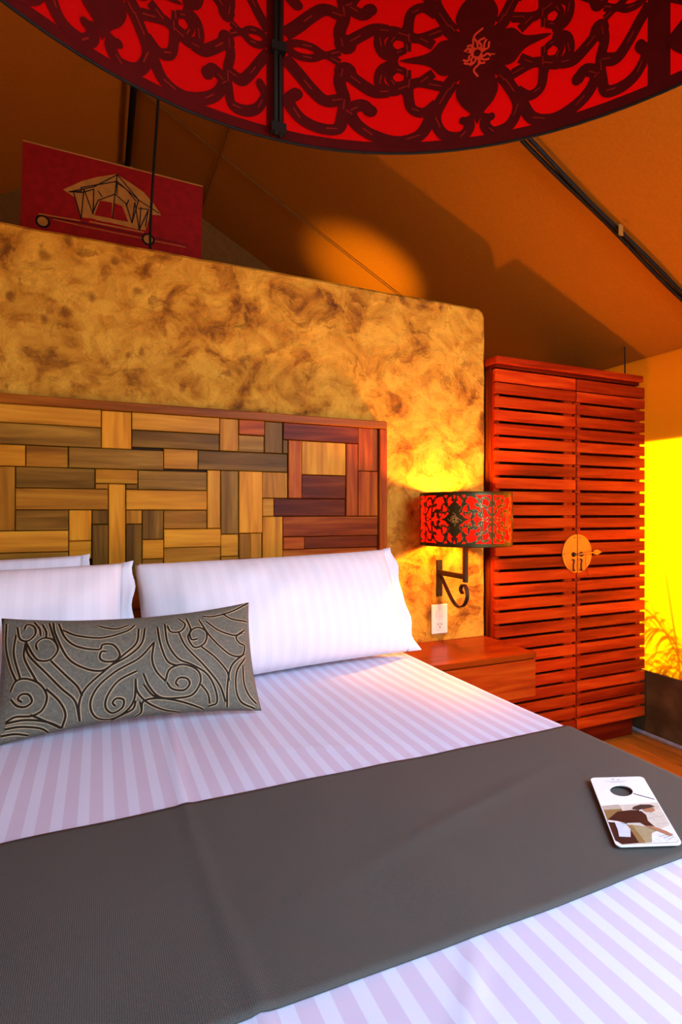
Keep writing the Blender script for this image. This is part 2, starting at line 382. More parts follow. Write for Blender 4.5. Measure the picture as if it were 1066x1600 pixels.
# ------------------------------------------------------------------ red sign standing on the partition
def build_sign():
    t = thing('sign', (.06, 2.31, WTOP+.004), 'red board sign with drawn tent, standing on top of the plastered wall', 'sign')
    t.rotation_euler = (R(-3), R(1.3), 0)
    W, H = .325, .400
    def part(name, mb, m, parent=t):
        me = mesh(name, mb.v, mb.f, m)
        if isinstance(m, (list, tuple)):
            for p, i in zip(me.polygons, mb.mi): p.material_index = i
        o = bpy.data.objects.new(name, me); C.objects.link(o); o.parent = parent; return o
    part('panel', MB().box((-W, -.006, 0), (W, .006, H), .001), 'sign_red')
    part('edge_strip', MB().box((-W, -.007, H-.0045), (W, .007, H+.001)), 'sign_tan')
    mb = MB()
    def poly(pts, d, mi): mb.add([(x, -.006-d, z) for x, z in pts], [tuple(range(len(pts)))], mi)
    def stroke(pts, wd, d, mi):
        P = [Vector((x, z)) for x, z in pts]
        for a, b in zip(P, P[1:]):
            dv = (b-a); L = dv.length
            if L < 1e-6: continue
            nrm = Vector((-dv.y, dv.x))/L*wd/2; e = dv/L*wd*.3
            q = [a-e-nrm, b+e-nrm, b+e+nrm, a-e+nrm]; poly([(p.x, p.y) for p in q], d, mi)
    # px of the photograph -> sign plane is worked out once here: u to the right, z up from the sign foot
    K = .00245
    def q(px, py): return ((px-171)*K*.93-.025, .395+ (258-py + (px-171)*.25)*K*1.0)
    body = [(100,300),(128,286),(150,281),(181,274),(200,288),(222,305),(240,325),(253,345),(235,342),(228,368),(214,368),(185,358),(142,348),(126,345),(116,312)]
    rnd = random.Random(3)
    poly([q(x+rnd.uniform(-2,2), y+rnd.uniform(-1.5,1.5)) for x, y in body], .0006, 0)
    poly([q(*p) for p in [(155,318),(174,322),(174,348),(147,342)]], .0009, 2)
    poly([q(*p) for p in [(176,322),(190,328),(200,354),(176,349)]], .0009, 2)
    S = [[(108,304),(145,296),(181,276),(216,318),(250,341)], [(126,297),(181,287),(216,318)], [(181,274),(178,308),(175,348)],
         [(145,300),(145,336),(152,318),(178,308),(196,324),(206,356)], [(115,306),(127,347),(130,300),(145,340),(145,302)],
         [(216,318),(206,356),(210,322),(218,368),(220,330)], [(218,368),(232,335),(228,362)], [(108,304),(128,305),(145,300)], [(216,332),(233,334)],
         [(178,288),(196,300),(212,320)], [(152,303),(158,312)], [(200,318),(196,328)], [(181,287),(181,308)], [(126,297),(126,303),(116,304)]]
    for s in S: stroke([q(*p) for p in s], .0042, .0012, 1)
    stroke([q(65,338), q(125,350)], .004, .0008, 0); stroke([q(140,352), q(225,372)], .005, .0008, 0)
    stroke([q(150,348), q(165,352)], .008, .0010, 0); stroke([q(190,356), q(205,362)], .006, .0010, 0)
    stroke([q(80,344), q(130,354), q(300,396)], .0035, .0010, 1)
    stroke([q(86,347), q(130,359), q(296,400)], .0025, .0010, 0)
    for cx, cy in ((71,350), (233,384)):
        c = q(cx, cy); ring = lambda r: [(c[0]+r*math.cos(2*PI*i/20), c[1]+r*math.sin(2*PI*i/20)) for i in range(21)]
        poly(ring(.0235)[:-1], .0010, 0); stroke(ring(.021), .0075, .0014, 1)
    part('tent_drawing', mb, ['sign_tan', 'sign_black', 'sign_red'])
build_sign()

# ------------------------------------------------------------------ headboard
PLANKS = [
(-0.391,0.007,1.486,1.547), (-0.391,0.007,1.417,1.486), (0.007,0.104,1.417,1.547), (0.104,0.408,1.486,1.547),
(0.104,0.408,1.426,1.486), (-0.391,-0.218,1.347,1.417), (-0.218,-0.093,1.347,1.417), (-0.093,0.210,1.347,1.417),
(0.210,0.330,1.354,1.426), (0.330,0.673,1.354,1.426), (-0.306,-0.247,1.139,1.347), (-0.247,-0.012,1.278,1.347),
(-0.012,0.124,1.297,1.347), (-0.012,0.029,1.278,1.297), (0.085,0.124,1.278,1.297), (0.124,0.363,1.278,1.347),
(-0.247,0.029,1.207,1.278), (0.029,0.085,0.970,1.297), (0.085,0.363,1.207,1.278), (-0.247,-0.093,1.139,1.207),
(-0.340,-0.093,1.068,1.139), (-0.340,-0.093,0.970,1.068), (-0.093,-0.022,1.103,1.207), (-0.093,-0.022,1.042,1.103),
(-0.022,0.029,1.158,1.207), (-0.022,0.029,0.970,1.158), (0.085,0.138,1.158,1.207), (0.085,0.138,0.970,1.158),
(0.138,0.210,1.103,1.207), (0.138,0.210,1.035,1.103), (0.138,0.210,0.967,1.035), (0.210,0.363,1.139,1.207),
(0.210,0.412,1.072,1.139), (0.210,0.412,0.970,1.072), (0.363,0.412,1.139,1.354), (0.412,0.479,1.117,1.354),
(0.412,0.479,1.035,1.117), (0.412,0.479,0.967,1.035), (0.479,0.570,1.120,1.354), (0.570,0.673,1.253,1.354),
(0.570,0.616,1.183,1.253), (0.616,0.920,1.183,1.253), (0.479,0.524,1.023,1.120), (0.524,0.570,1.023,1.120),
(0.479,0.570,0.967,1.023), (0.570,0.652,0.970,1.183), (0.408,0.479,1.426,1.547), (0.479,0.579,1.490,1.547),
(0.479,0.579,1.426,1.490), (0.579,0.652,1.426,1.547), (0.652,0.673,1.426,1.480), (0.652,0.974,1.480,1.547),
(0.673,0.729,1.253,1.480), (0.729,0.920,1.347,1.480), (0.729,0.920,1.253,1.347), (0.920,0.974,1.183,1.480),
(0.974,1.067,1.183,1.369), (0.974,1.067,1.369,1.547), (0.652,1.067,1.103,1.183), (0.652,0.740,1.054,1.103),
(0.740,1.067,1.054,1.103), (0.652,1.067,0.967,1.054),
# boards further to the left, out of the photograph
(-0.960,-0.700,1.417,1.547), (-0.700,-0.391,1.486,1.547), (-0.700,-0.391,1.417,1.486), (-0.960,-0.391,1.347,1.417),
(-0.960,-0.600,1.207,1.347), (-0.600,-0.306,1.278,1.347), (-0.600,-0.306,1.207,1.278), (-0.960,-0.306,1.139,1.207),
(-0.960,-0.560,0.970,1.139), (-0.560,-0.340,1.068,1.139), (-0.560,-0.340,0.970,1.068),
# lower rows, behind the pillows
(-0.960,-0.400,0.860,0.970), (-0.400,0.150,0.860,0.970), (0.150,0.600,0.860,0.967), (0.600,1.067,0.860,0.967),
(-0.960,-0.100,0.740,0.860), (-0.100,0.520,0.740,0.860), (0.520,1.067,0.740,0.860)]
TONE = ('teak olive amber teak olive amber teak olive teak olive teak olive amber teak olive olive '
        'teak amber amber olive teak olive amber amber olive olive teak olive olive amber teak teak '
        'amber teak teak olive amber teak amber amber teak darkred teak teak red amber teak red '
        'olive olive olive darkred red amber darkred red red red red red darkred red').split()  # reddish tones at the right end paint in the lamp's red light
VERT = {2, 10, 17, 24, 25, 26, 27, 28, 22, 34, 35, 38, 39, 42, 43, 45, 46, 49, 50, 52, 53, 55, 56, 57}
def build_headboard():
    t = thing('headboard', (.06, 2.08, .2), 'wooden headboard of mixed teak blocks in a basket pattern with a plain frame', 'headboard')
    bx('backing_panel', (-.985, 2.062, .25), (1.10, 2.105, 1.57), 'hb_back', t)
    MB().box((-1.005, 2.034, 1.547), (1.105, 2.105, 1.578), .003).obj('top_rail', 'railX', t, (.05, 2.06, 1.56))
    for x0, x1 in ((1.069, 1.105), (-1.005, -.969)):
        MB().box((x0, 2.034, .25), (x1, 2.105, 1.5465), .003).obj('side_rail', 'redZ', t, ((x0+x1)/2, 2.06, .9))
    rnd = random.Random(11)
    for i, (x0, x1, z0, z1) in enumerate(PLANKS):
        g = .0012; yf = 2.050 - rnd.choice((0, .003, .005, .008)) - rnd.uniform(0, .001)
        tone = TONE[i] if i < len(TONE) else rnd.choice(('teak', 'olive', 'amber'))
        c = .0022
        a = (x0+g, z0+g); b = (x1-g, z1-g)
        v = [(a[0],2.063,a[1]),(b[0],2.063,a[1]),(b[0],2.063,b[1]),(a[0],2.063,b[1]),
             (a[0],yf+c,a[1]),(b[0],yf+c,a[1]),(b[0],yf+c,b[1]),(a[0],yf+c,b[1]),
             (a[0]+c,yf,a[1]+c),(b[0]-c,yf,a[1]+c),(b[0]-c,yf,b[1]-c),(a[0]+c,yf,b[1]-c)]
        f = [(3,2,1,0)] + [(k+j, k+(j+1) % 4, k+4+(j+1) % 4, k+4+j) for k in (0, 4) for j in range(4)] + [(8,9,10,11)]
        m = MB().add(v, f)
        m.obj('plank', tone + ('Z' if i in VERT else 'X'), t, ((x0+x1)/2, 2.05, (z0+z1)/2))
build_headboard()

# ------------------------------------------------------------------ bed, sheet, runner
BT = .67
def wrinkle(x, y):
    h = .0045*noise.noise((x*3.1, y*2.3, 4.2)) + .0022*noise.noise((x*8, y*5, 1.7))
    d = x - (.152 + .012*math.sin(y*5)); h += .0030*math.exp(-(d/.008)**2) * (1 if y < 1.45 else max(0, 1-(y-1.45)*6))
    d2 = (x-.16) - .9*(y-.26); h += .004*math.exp(-(d2/.009)**2) if y < .55 else 0
    d3 = (y-1.12) + .35*(x-.55); h += .004*math.exp(-(d3/.012)**2)*math.exp(-((x-.45)/.22)**2)
    d4 = (y-.80) - .28*(x-.6); h += .0035*math.exp(-(d4/.014)**2)*math.exp(-((x-.55)/.25)**2)
    return h
XL, XR, RC = -.955, 1.045, .035
def drape(a, lift=0.0):
    """flat coordinate across the bed -> (x, drop)"""
    def side(s):
        q = RC*PI/2
        if s <= 0: return 0, 0
        if s < q:
            th = s/RC; return (RC+lift)*math.sin(th), RC+lift-(RC+lift)*math.cos(th)
        return RC+lift, RC+lift+(s-q)
    if a > XR: dx, dz = side(a-XR); return XR+dx, dz
    if a < XL: dx, dz = side(XL-a); return XL-dx, dz
    return a, 0
def cloth(name, m, as_, bs, lift):
    v = []; uv = []; f = []
    for b in bs:
        for a in as_:
            x, dz = drape(a, lift); y = b; z = BT + lift - dz
            if dz == 0: z += wrinkle(x, y)
            else:
                k = min(1, dz/.2); x += (.010*k*math.sin(y*14)+.006*k*math.sin(y*31+1))*(1 if a > 0 else -1)*(1)
                z += wrinkle(x, y)*max(0, 1-dz*30)
            if b < .03:   # foot of the bed falls away
                s = .03-b; y = .03-min(s, .03); z -= max(0, s-.01)
            v.append((x, y, z)); uv.append((a, b))
    n = len(as_)
    for j in range(len(bs)-1):
        for i in range(n-1): f.append((j*n+i, j*n+i+1, (j+1)*n+i+1, (j+1)*n+i))
    o = link(name, mesh(name, v, f, m, uv, True))
    return o
def seq(a, b, n): return [a+(b-a)*i/n for i in range(n+1)]
aL = seq(XL-.42, XL, 20)[:-1] + seq(XL, XR, 200)[:-1] + seq(XR, XR+.055, 10)[:-1] + seq(XR+.055, XR+.42, 16)
bd = thing('bed', (.05, 1.0, 0), 'low dark bed base with a thick mattress under the striped sheet', 'bed')
MB().box((-.93, .06, .10), (1.03, 1.98, .34), .01).obj('bed_base', 'bed_base', bd, (.05, 1, .2))
MB().box((-.94, .05, .34), (1.04, 1.99, .655), .03).obj('mattress', 'mattress', bd, (.05, 1, .5))
for x in (-.85, .95):
    for y in (.14, 1.9): MB().box((x-.04, y-.04, 0), (x+.04, y+.04, .10)).obj('leg', 'bed_base', bd, (x, y, .05))
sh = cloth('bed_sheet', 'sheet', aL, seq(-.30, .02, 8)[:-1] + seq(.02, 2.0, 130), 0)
s = sh.modifiers.new('t', 'SOLIDIFY'); s.thickness = .004; s.offset = -1
tag(sh, 'white sheet with satin stripes spread over the bed', 'sheet')
ru = cloth('bed_runner', 'runner', aL[5:-3], seq(.562, 1.018, 40), .0045)
s = ru.modifiers.new('t', 'SOLIDIFY'); s.thickness = .0035; s.offset = -.5
tag(ru, 'dark grey woven runner laid across the lower half of the bed', 'bed runner')

# ------------------------------------------------------------------ pillows
def pillow_surface(W, H, T, px=.05, py=.09, pw=.42, seed=0, wr=.006):
    def P(s, t, side=1):
        x = W/2*s*(1 - px*(1-t*t)); y = H/2*t*(1 - py*(1-s*s))
        e = max(0, (1-abs(s)**2.4))*max(0, (1-abs(t)**2.2))
        z = T/2*e**pw
        z += wr*noise.noise((x*6+seed, y*8, side*3.0))*min(1, e*3) + wr*.7*noise.noise((x*19+seed, y*12, side*2.0))*min(1, e*3)
        return Vector((x, y, side*z))
    return P
def grid_pillow(P, ns, nt_):
    v = []; uv = []; f = []; idx = {}
    for side in (1, -1):
        for j in range(nt_+1):
            for i in range(ns+1):
                edge = i in (0, ns) or j in (0, nt_)
                if side == -1 and edge: idx[(side, i, j)] = idx[(1, i, j)]; continue
                s = -math.cos(PI*i/ns)*.35 + (-1+2*i/ns)*.65; t = -math.cos(PI*j/nt_)*.35 + (-1+2*j/nt_)*.65
                q = P(s, t, side); idx[(side, i, j)] = len(v); v.append(q); uv.append((q.x, q.y))
    for side in (1, -1):
        for j in range(nt_):
            for i in range(ns):
                q = [idx[(side, i, j)], idx[(side, i+1, j)], idx[(side, i+1, j+1)], idx[(side, i, j+1)]]
                f.append(tuple(q) if side == 1 else tuple(q[::-1]))
    return v, f, uv
def place(o, lean, yaw, cx, cy, roll=0, zmin=BT+.004):
    """stand a flat-lying pillow up: lean = angle from vertical, top towards the headboard"""
    rot = Matrix.Rotation(R(yaw), 4, 'Z') @ Matrix.Rotation(R(90-lean), 4, 'X') @ Matrix.Rotation(R(roll), 4, 'Z')
    o.matrix_world = Matrix.Translation((cx, cy, 0)) @ rot
    lo = min((rot @ q.co).z for q in o.data.vertices)
    o.matrix_world = Matrix.Translation((cx, cy, zmin-lo)) @ rot
def pillow(name, W, H, T, seed, flange, label):
    P = pillow_surface(W, H, T, .014, .05, .45, seed, .009)
    v, f, uv = grid_pillow(P, 44, 26)
    o = link(name, mesh(name, v, f, 'pcase', uv, True)); tag(o, label, 'pillow', 'white bed pillows')
    # open end of the pillowcase: a loose hem beyond the stuffing
    n = 20; fv = []; ff = []; fuv = []
    for j in range(n+1):
        t = -1+2*j/n; q = P(1, t)
        for k in range(4):
            d = flange*k/3*(1+.15*math.sin(j*1.1+seed))
            fv.append((q.x-.004+d, q.y*(1+.02*k/3), q.z+.010*math.sin(j*.8+seed)*k/3 + .012*k/3)); fuv.append((fv[-1][0], fv[-1][1]))
    for j in range(n):
        for k in range(3): ff.append((j*4+k, j*4+k+1, (j+1)*4+k+1, (j+1)*4+k))
    fo = link('pillowcase_hem', mesh('pillowcase_hem', fv, ff, 'pcase', fuv, True)); fo.parent = o
    sm = fo.modifiers.new('t', 'SOLIDIFY'); sm.thickness = .003
    return o
p1 = pillow('pillow', .925, .40, .22, 2.0, .040, 'white striped pillow on the right half of the bed, nearest the wall lamp')
place(p1, 24, 5, .572, 1.79, 1)
p2 = pillow('pillow', .935, .395, .20, 9.0, .038, 'white striped pillow on the left half of the bed, behind the patterned cushion')
place(p2, 21, 0, -.402, 1.752)
p3 = pillow('pillow', .90, .385, .075, 15.0, .03, 'white pillow mostly hidden at the back left, only its top edge showing')
place(p3, 5, 0, -.50, 1.985)

def build_cushion():
    W, H, T = .62, .305, .112
    P = pillow_surface(W, H, T, .035, .16, .5, 5, .004)
    v, f, uv = grid_pillow(P, 48, 28)
    o = link('cushion', mesh('cushion', v, f, 'cushion', uv, True))
    tag(o, 'small grey-brown lumbar cushion with swirling scroll pattern', 'cushion')
    Cv = [   # scroll lines in cushion coordinates (-1..1 across, -1..1 up)
     [(-0.62,0.73),(-0.6,0.51),(-0.51,0.13),(-0.38,-0.07),(-0.26,-0.15),(-0.17,-0.05),(-0.05,0.07),(0.05,0.25),(0.08,0.53)],
     [(-0.58,0.71),(-0.53,0.45),(-0.44,0.29),(-0.28,0.21),(-0.25,0.29),(-0.17,0.27),(-0.12,0.11),(-0.15,0.01),(-0.23,0.01),(-0.27,0.07),(-0.26,0.17),(-0.22,0.17)],
     [(-0.55,0.59),(-0.44,0.47),(-0.25,0.41),(-0.07,0.49),(0,0.61)],
     [(0.15,0.25),(0.03,0.01),(-0.15,-0.19),(-0.28,-0.43),(-0.33,-0.69),(-0.29,-0.91),(-0.18,-0.97),(-0.07,-0.89),(-0.01,-0.71),(0,-0.37)],
     [(-0.4,-0.93),(-0.41,-0.67),(-0.37,-0.43),(-0.24,-0.17),(-0.09,0.09),(0.01,0.27),(0.03,0.53)],
     [(0.01,-0.23),(-0.13,-0.37),(-0.21,-0.61),(-0.22,-0.79),(-0.17,-0.89),(-0.1,-0.83),(-0.09,-0.71),(-0.14,-0.67),(-0.17,-0.73),(-0.15,-0.79)],
     [(-0.82,0.45),(-0.79,0.23),(-0.65,-0.09),(-0.54,-0.37),(-0.44,-0.61),(-0.4,-0.93)],
     [(-0.63,0.11),(-0.51,-0.17),(-0.43,-0.37),(-0.39,-0.55)],
     [(-0.88,0.67),(-0.86,0.49),(-0.8,0.45),(-0.75,0.55),(-0.76,0.67),(-0.81,0.71),(-0.83,0.63)],
     [(-0.82,0.45),(-0.76,0.23),(-0.71,0.13),(-0.63,0.13),(-0.58,0.27),(-0.62,0.43),(-0.69,0.47),(-0.74,0.39),(-0.73,0.29)],
     [(-0.65,0.73),(-0.62,0.51),(-0.58,0.29)],
     [(-0.9,-0.27),(-0.87,-0.13),(-0.8,-0.11),(-0.7,-0.23),(-0.64,-0.45),(-0.66,-0.65),(-0.73,-0.71),(-0.84,-0.67),(-0.9,-0.71)],
     [(-0.89,-0.39),(-0.84,-0.51),(-0.78,-0.55),(-0.74,-0.49),(-0.77,-0.37),(-0.82,-0.35),(-0.84,-0.41),(-0.81,-0.47)],
     [(-0.65,-0.33),(-0.55,-0.57),(-0.5,-0.79),(-0.52,-0.97)],
     [(-0.9,-0.73),(-0.77,-0.75),(-0.62,-0.85),(-0.52,-0.97)],
     [(-0.9,-0.81),(-0.8,-0.83),(-0.67,-0.91),(-0.61,-0.99)],
     [(-0.74,-0.69),(-0.65,-0.81),(-0.53,-0.97)],
     [(-0.92,-0.89),(-0.83,-0.91),(-0.74,-0.97)],
     [(0.23,-0.45),(0.27,-0.25),(0.38,-0.19),(0.49,-0.31),(0.51,-0.51),(0.44,-0.73),(0.32,-0.77),(0.18,-0.73),(0.1,-0.53),(0.06,-0.29)],
     [(0.24,-0.49),(0.28,-0.61),(0.37,-0.65),(0.42,-0.55),(0.4,-0.45),(0.34,-0.43),(0.31,-0.51),(0.33,-0.57)],
     [(0.15,0.25),(0.13,-0.03),(0.16,-0.27),(0.23,-0.47)],
     [(0.18,0.53),(0.2,0.21),(0.25,-0.09),(0.33,-0.21)],
     [(0.24,0.57),(0.26,0.21),(0.34,-0.07),(0.44,-0.19),(0.56,-0.37),(0.62,-0.61),(0.63,-0.87),(0.56,-0.93)],
     [(0.26,0.53),(0.29,0.41),(0.37,0.41),(0.41,0.53),(0.36,0.65)],
     [(0.46,0.41),(0.43,0.29),(0.48,0.11),(0.57,0.17),(0.59,0.35),(0.52,0.45),(0.45,0.39),(0.46,0.25),(0.51,0.25)],
     [(0.35,0.41),(0.41,0.13),(0.55,-0.23),(0.66,-0.57),(0.7,-0.87)],
     [(0.54,0.11),(0.66,-0.11),(0.74,-0.35),(0.75,-0.53)],
     [(0.99,0.81),(0.83,0.69),(0.66,0.63),(0.57,0.65)],
     [(0.59,0.55),(0.7,0.37),(0.84,0.27),(0.92,0.31)],
     [(0.53,0.59),(0.63,0.25),(0.78,-0.03),(0.89,-0.07),(0.93,0.09),(0.88,0.15),(0.86,0.25),(0.94,0.35)],
     [(0.92,-0.03),(0.79,-0.25),(0.73,-0.61),(0.71,-0.95)],
     [(0.92,-0.11),(0.83,-0.35),(0.8,-0.65),(0.83,-0.87),(0.94,-0.97)],
     [(0.89,-0.25),(0.88,-0.57),(0.91,-0.77),(0.96,-0.89)],
     [(0.04,-0.93),(0.06,-0.77),(0.18,-0.75),(0.34,-0.83),(0.52,-0.97)],
     [(0,-0.37),(0.01,-0.59),(0.08,-0.79),(0.2,-0.93),(0.34,-0.99)],
     [(0.06,-0.49),(0.14,-0.71),(0.3,-0.79)],
     [(0.51,-0.57),(0.56,-0.73),(0.57,-0.89)],
     [(-0.96,0.73),(-0.96,0.39),(-0.92,0.11),(-0.87,-0.11)],
     [(-0.89,0.55),(-0.9,0.27),(-0.84,-0.09)],
     [(-0.82,0.41),(-0.82,0.19),(-0.72,-0.19)],
     [(-0.18,-0.99),(-0.09,-0.93),(-0.02,-0.87),(0,-0.75)],
     [(0.03,-0.77),(0.04,-0.93),(-0.01,-0.99)],
     [(-0.28,0.63),(-0.15,0.55),(-0.05,0.61)],
     [(-0.76,0.75),(-0.72,0.63),(-0.71,0.51)],
     [(-0.7,0.71),(-0.67,0.57),(-0.67,0.47)],
     [(0.42,0.65),(0.45,0.49),(0.46,0.39)],
     [(0.74,0.67),(0.83,0.55),(0.97,0.49)]]
    def ribbon(mb, pts, wd, off):
        q = []; nrm = []
        for a, b in pts:
            a = max(-.985, min(.985, a)); b = max(-.985, min(.985, b)); e = .01
            q.append(P(a, b)); nn = (P(a+e, b)-P(a-e, b)).cross(P(a, b+e)-P(a, b-e)); nrm.append(nn.normalized())
        k = len(q); L = []
        for i in range(k):
            d = q[min(i+1, k-1)]-q[max(i-1, 0)]
            sd_ = nrm[i].cross(d)
            sd_ = sd_.normalized()*wd/2 if sd_.length > 1e-9 else Vector((0, wd/2, 0))
            for sg in (-1, 1): L.append(q[i]+sd_*sg+nrm[i]*off)
        mb.add(L, [(2*i, 2*i+2, 2*i+3, 2*i+1) for i in range(k-1)])
    tan = MB(); dark = MB()
    for c in Cv:
        pts = [(p.x, p.y) for p in spline([(x, y*1.2 if y > 0 else y, 0) for x, y in c], 7)]
        ribbon(tan, pts, .0095, .0016); ribbon(dark, pts, .0050, .0022)
    for nm, mb, m in (('tan_outline', tan, 'emb_tan'), ('dark_scrollwork', dark, 'emb_dark')):
        e = link(nm, mesh(nm, mb.v, mb.f, m, None, True)); e.parent = o
    place(o, 31, -2.5, .085, 1.505, .3)
build_cushion()

# ------------------------------------------------------------------ door-hanger card on the runner
def build_card():
    Z = BT+.0105
    o = thing('door_hanger', (.85, .68, Z), 'white door hanger card with a photo of a housekeeper, lying on the runner', 'card')
    U = Vector((.100, -.0375)); V = Vector((-.1425, -.1785))      # short and long side on the bed
    O = Vector((.876, .789))
    def q(u, v): p = O+U*u+V*v; return (p.x, p.y)
    import bmesh as _b
    # outline with rounded corners, round hole and slit
    r = .09; rv = r*.107/.228
    out = []
    for cx, cy, a0 in ((r, rv, 180), (1-r, rv, 270), (1-r, 1-rv, 0), (r, 1-rv, 90)):
        for i in range(6):
            a = R(a0+18*i); out.append((cx+r*math.cos(a), cy+rv*math.sin(a)))
    hole = [(.47+.20*math.cos(2*PI*i/28), .235+.20*.107/.228*math.sin(2*PI*i/28)) for i in range(28)]
    bm = bmesh.new()
    def loop(pts):
        vs_ = [bm.verts.new((*q(*p), Z)) for p in pts]
        return [bm.edges.new((vs_[i], vs_[(i+1) % len(vs_)])) for i in range(len(vs_))]
    e = loop(out)+loop(hole)
    bmesh.ops.triangle_fill(bm, edges=e, use_beauty=True)
    bmesh.ops.recalc_face_normals(bm, faces=bm.faces)
    for fc in bm.faces:
        if fc.normal.z < 0: fc.normal_flip()
    me = bpy.data.meshes.new('card'); bm.to_mesh(me); bm.free(); me.materials.append(M['paper'])
    cd = link('card', me); cd.parent = o; cd.location = -Vector((.85, .68, Z))
    s = cd.modifiers.new('t', 'SOLIDIFY'); s.thickness = .0018; s.offset = 1
    top = .0018+.0001
    cols = {'wallp': (.50, .43, .33), 'beige': (.62, .57, .47), 'chest': (.28, .17, .06), 'shirt': (.045, .015, .012), 'skin': (.42, .19, .10),
            'hair': (.06, .035, .03), 'apron': (.62, .66, .80), 'linen': (.72, .76, .80), 'grey': (.36, .34, .34), 'stool': (.36, .30, .16), 'cap': (.75, .72, .68)}
    names = list(cols)
    for k in names: M['card_'+k] = plain('card_print_'+k, cols[k], .5, 0, .08, 120)
    mb = MB()
    def poly(pts, c, lv):
        mb.add([(*q(u, v), Z+top+.00012*lv) for u, v in pts], [tuple(range(len(pts)))], names.index(c))
    # card coordinates: u across (0 left, 1 right), v down (0 top, 1 bottom)
    e0 = .03
    poly([(.02,.47),(.98,.44),(.98,.955),(.93,.985),(.10,.985),(.02,.94)], 'beige', 1)
    poly([(.02,.50),(.32,.49),(.34,.72),(.02,.72)], 'chest', 2)
    poly([(.02,.47),(.31,.455),(.315,.52),(.02,.53)], 'wallp', 3)
    poly([(.36,.74),(.78,.80),(.58,.965),(.36,.97)], 'stool', 2)
    poly([(.02,.70),(.30,.72),(.38,.97),(.10,.98),(.02,.93)], 'shirt', 3)
    poly([(.30,.74),(.38,.75),(.46,.97),(.36,.975)], 'chest', 4)
    poly([(.62,.86),(.98,.76),(.98,.94),(.92,.975),(.55,.975)], 'linen', 3)
    poly([(.03,.665),(.24,.56),(.46,.545),(.62,.55),(.68,.62),(.66,.70),(.72,.78),(.60,.775),(.52,.72),(.30,.72),(.03,.685)], 'shirt', 5)
    poly([(.12,.70),(.29,.735),(.32,.80),(.27,.90),(.10,.89),(.12,.80)], 'apron', 5)
    poly([(.02,.672),(.16,.690),(.29,.725),(.16,.712),(.02,.700)], 'cap', 6)
    poly([(.58,.765),(.70,.775),(.86,.84),(.94,.895),(.86,.90),(.76,.855)], 'skin', 6)
    poly([(.62,.53),(.74,.505),(.86,.52),(.87,.56),(.80,.585),(.70,.575)], 'skin', 6)
    poly([(.50,.53),(.55,.495),(.68,.47),(.84,.475),(.90,.505),(.80,.525),(.66,.54),(.60,.552)], 'hair', 7)
    poly([(.60,.545),(.66,.535),(.66,.565),(.60,.565)], 'cap', 7)
    for a, b in (((.70,.66), (.97,.63)), ((.78,.74), (.98,.73)), ((.80,.52), (.97,.50))):
        poly([(a[0], a[1]), (b[0], b[1]), (b[0], b[1]+.006), (a[0], a[1]+.006)], 'wallp', 4)
    for k in range(3): poly([(.70+.06*k,.90+.02*k),(.93,.87+.02*k),(.93,.876+.02*k),(.70+.06*k,.908+.02*k)], 'grey', 4)
    # tiny illegible print under the crest and the slit of the hanger
    poly([(.38,.035),(.43,.03),(.44,.045),(.40,.05)], 'grey', 1); poly([(.48,.045),(.53,.04),(.53,.052),(.48,.055)], 'grey', 1)
    poly([(.26,.072),(.66,.072),(.66,.077),(.26,.077)], 'grey', 1); poly([(.34,.092),(.60,.092),(.60,.097),(.34,.097)], 'grey', 1)
    poly([(.655,.285),(.965,.385),(.960,.397),(.650,.296)], 'hair', 1)
    me = mesh('printed_photo', mb.v, mb.f, ['card_'+k for k in names])
    for p, i in zip(me.polygons, mb.mi): p.material_index = i
    pr = link('printed_photo', me); pr.parent = o; pr.location = -Vector((.85, .68, Z))
build_card()

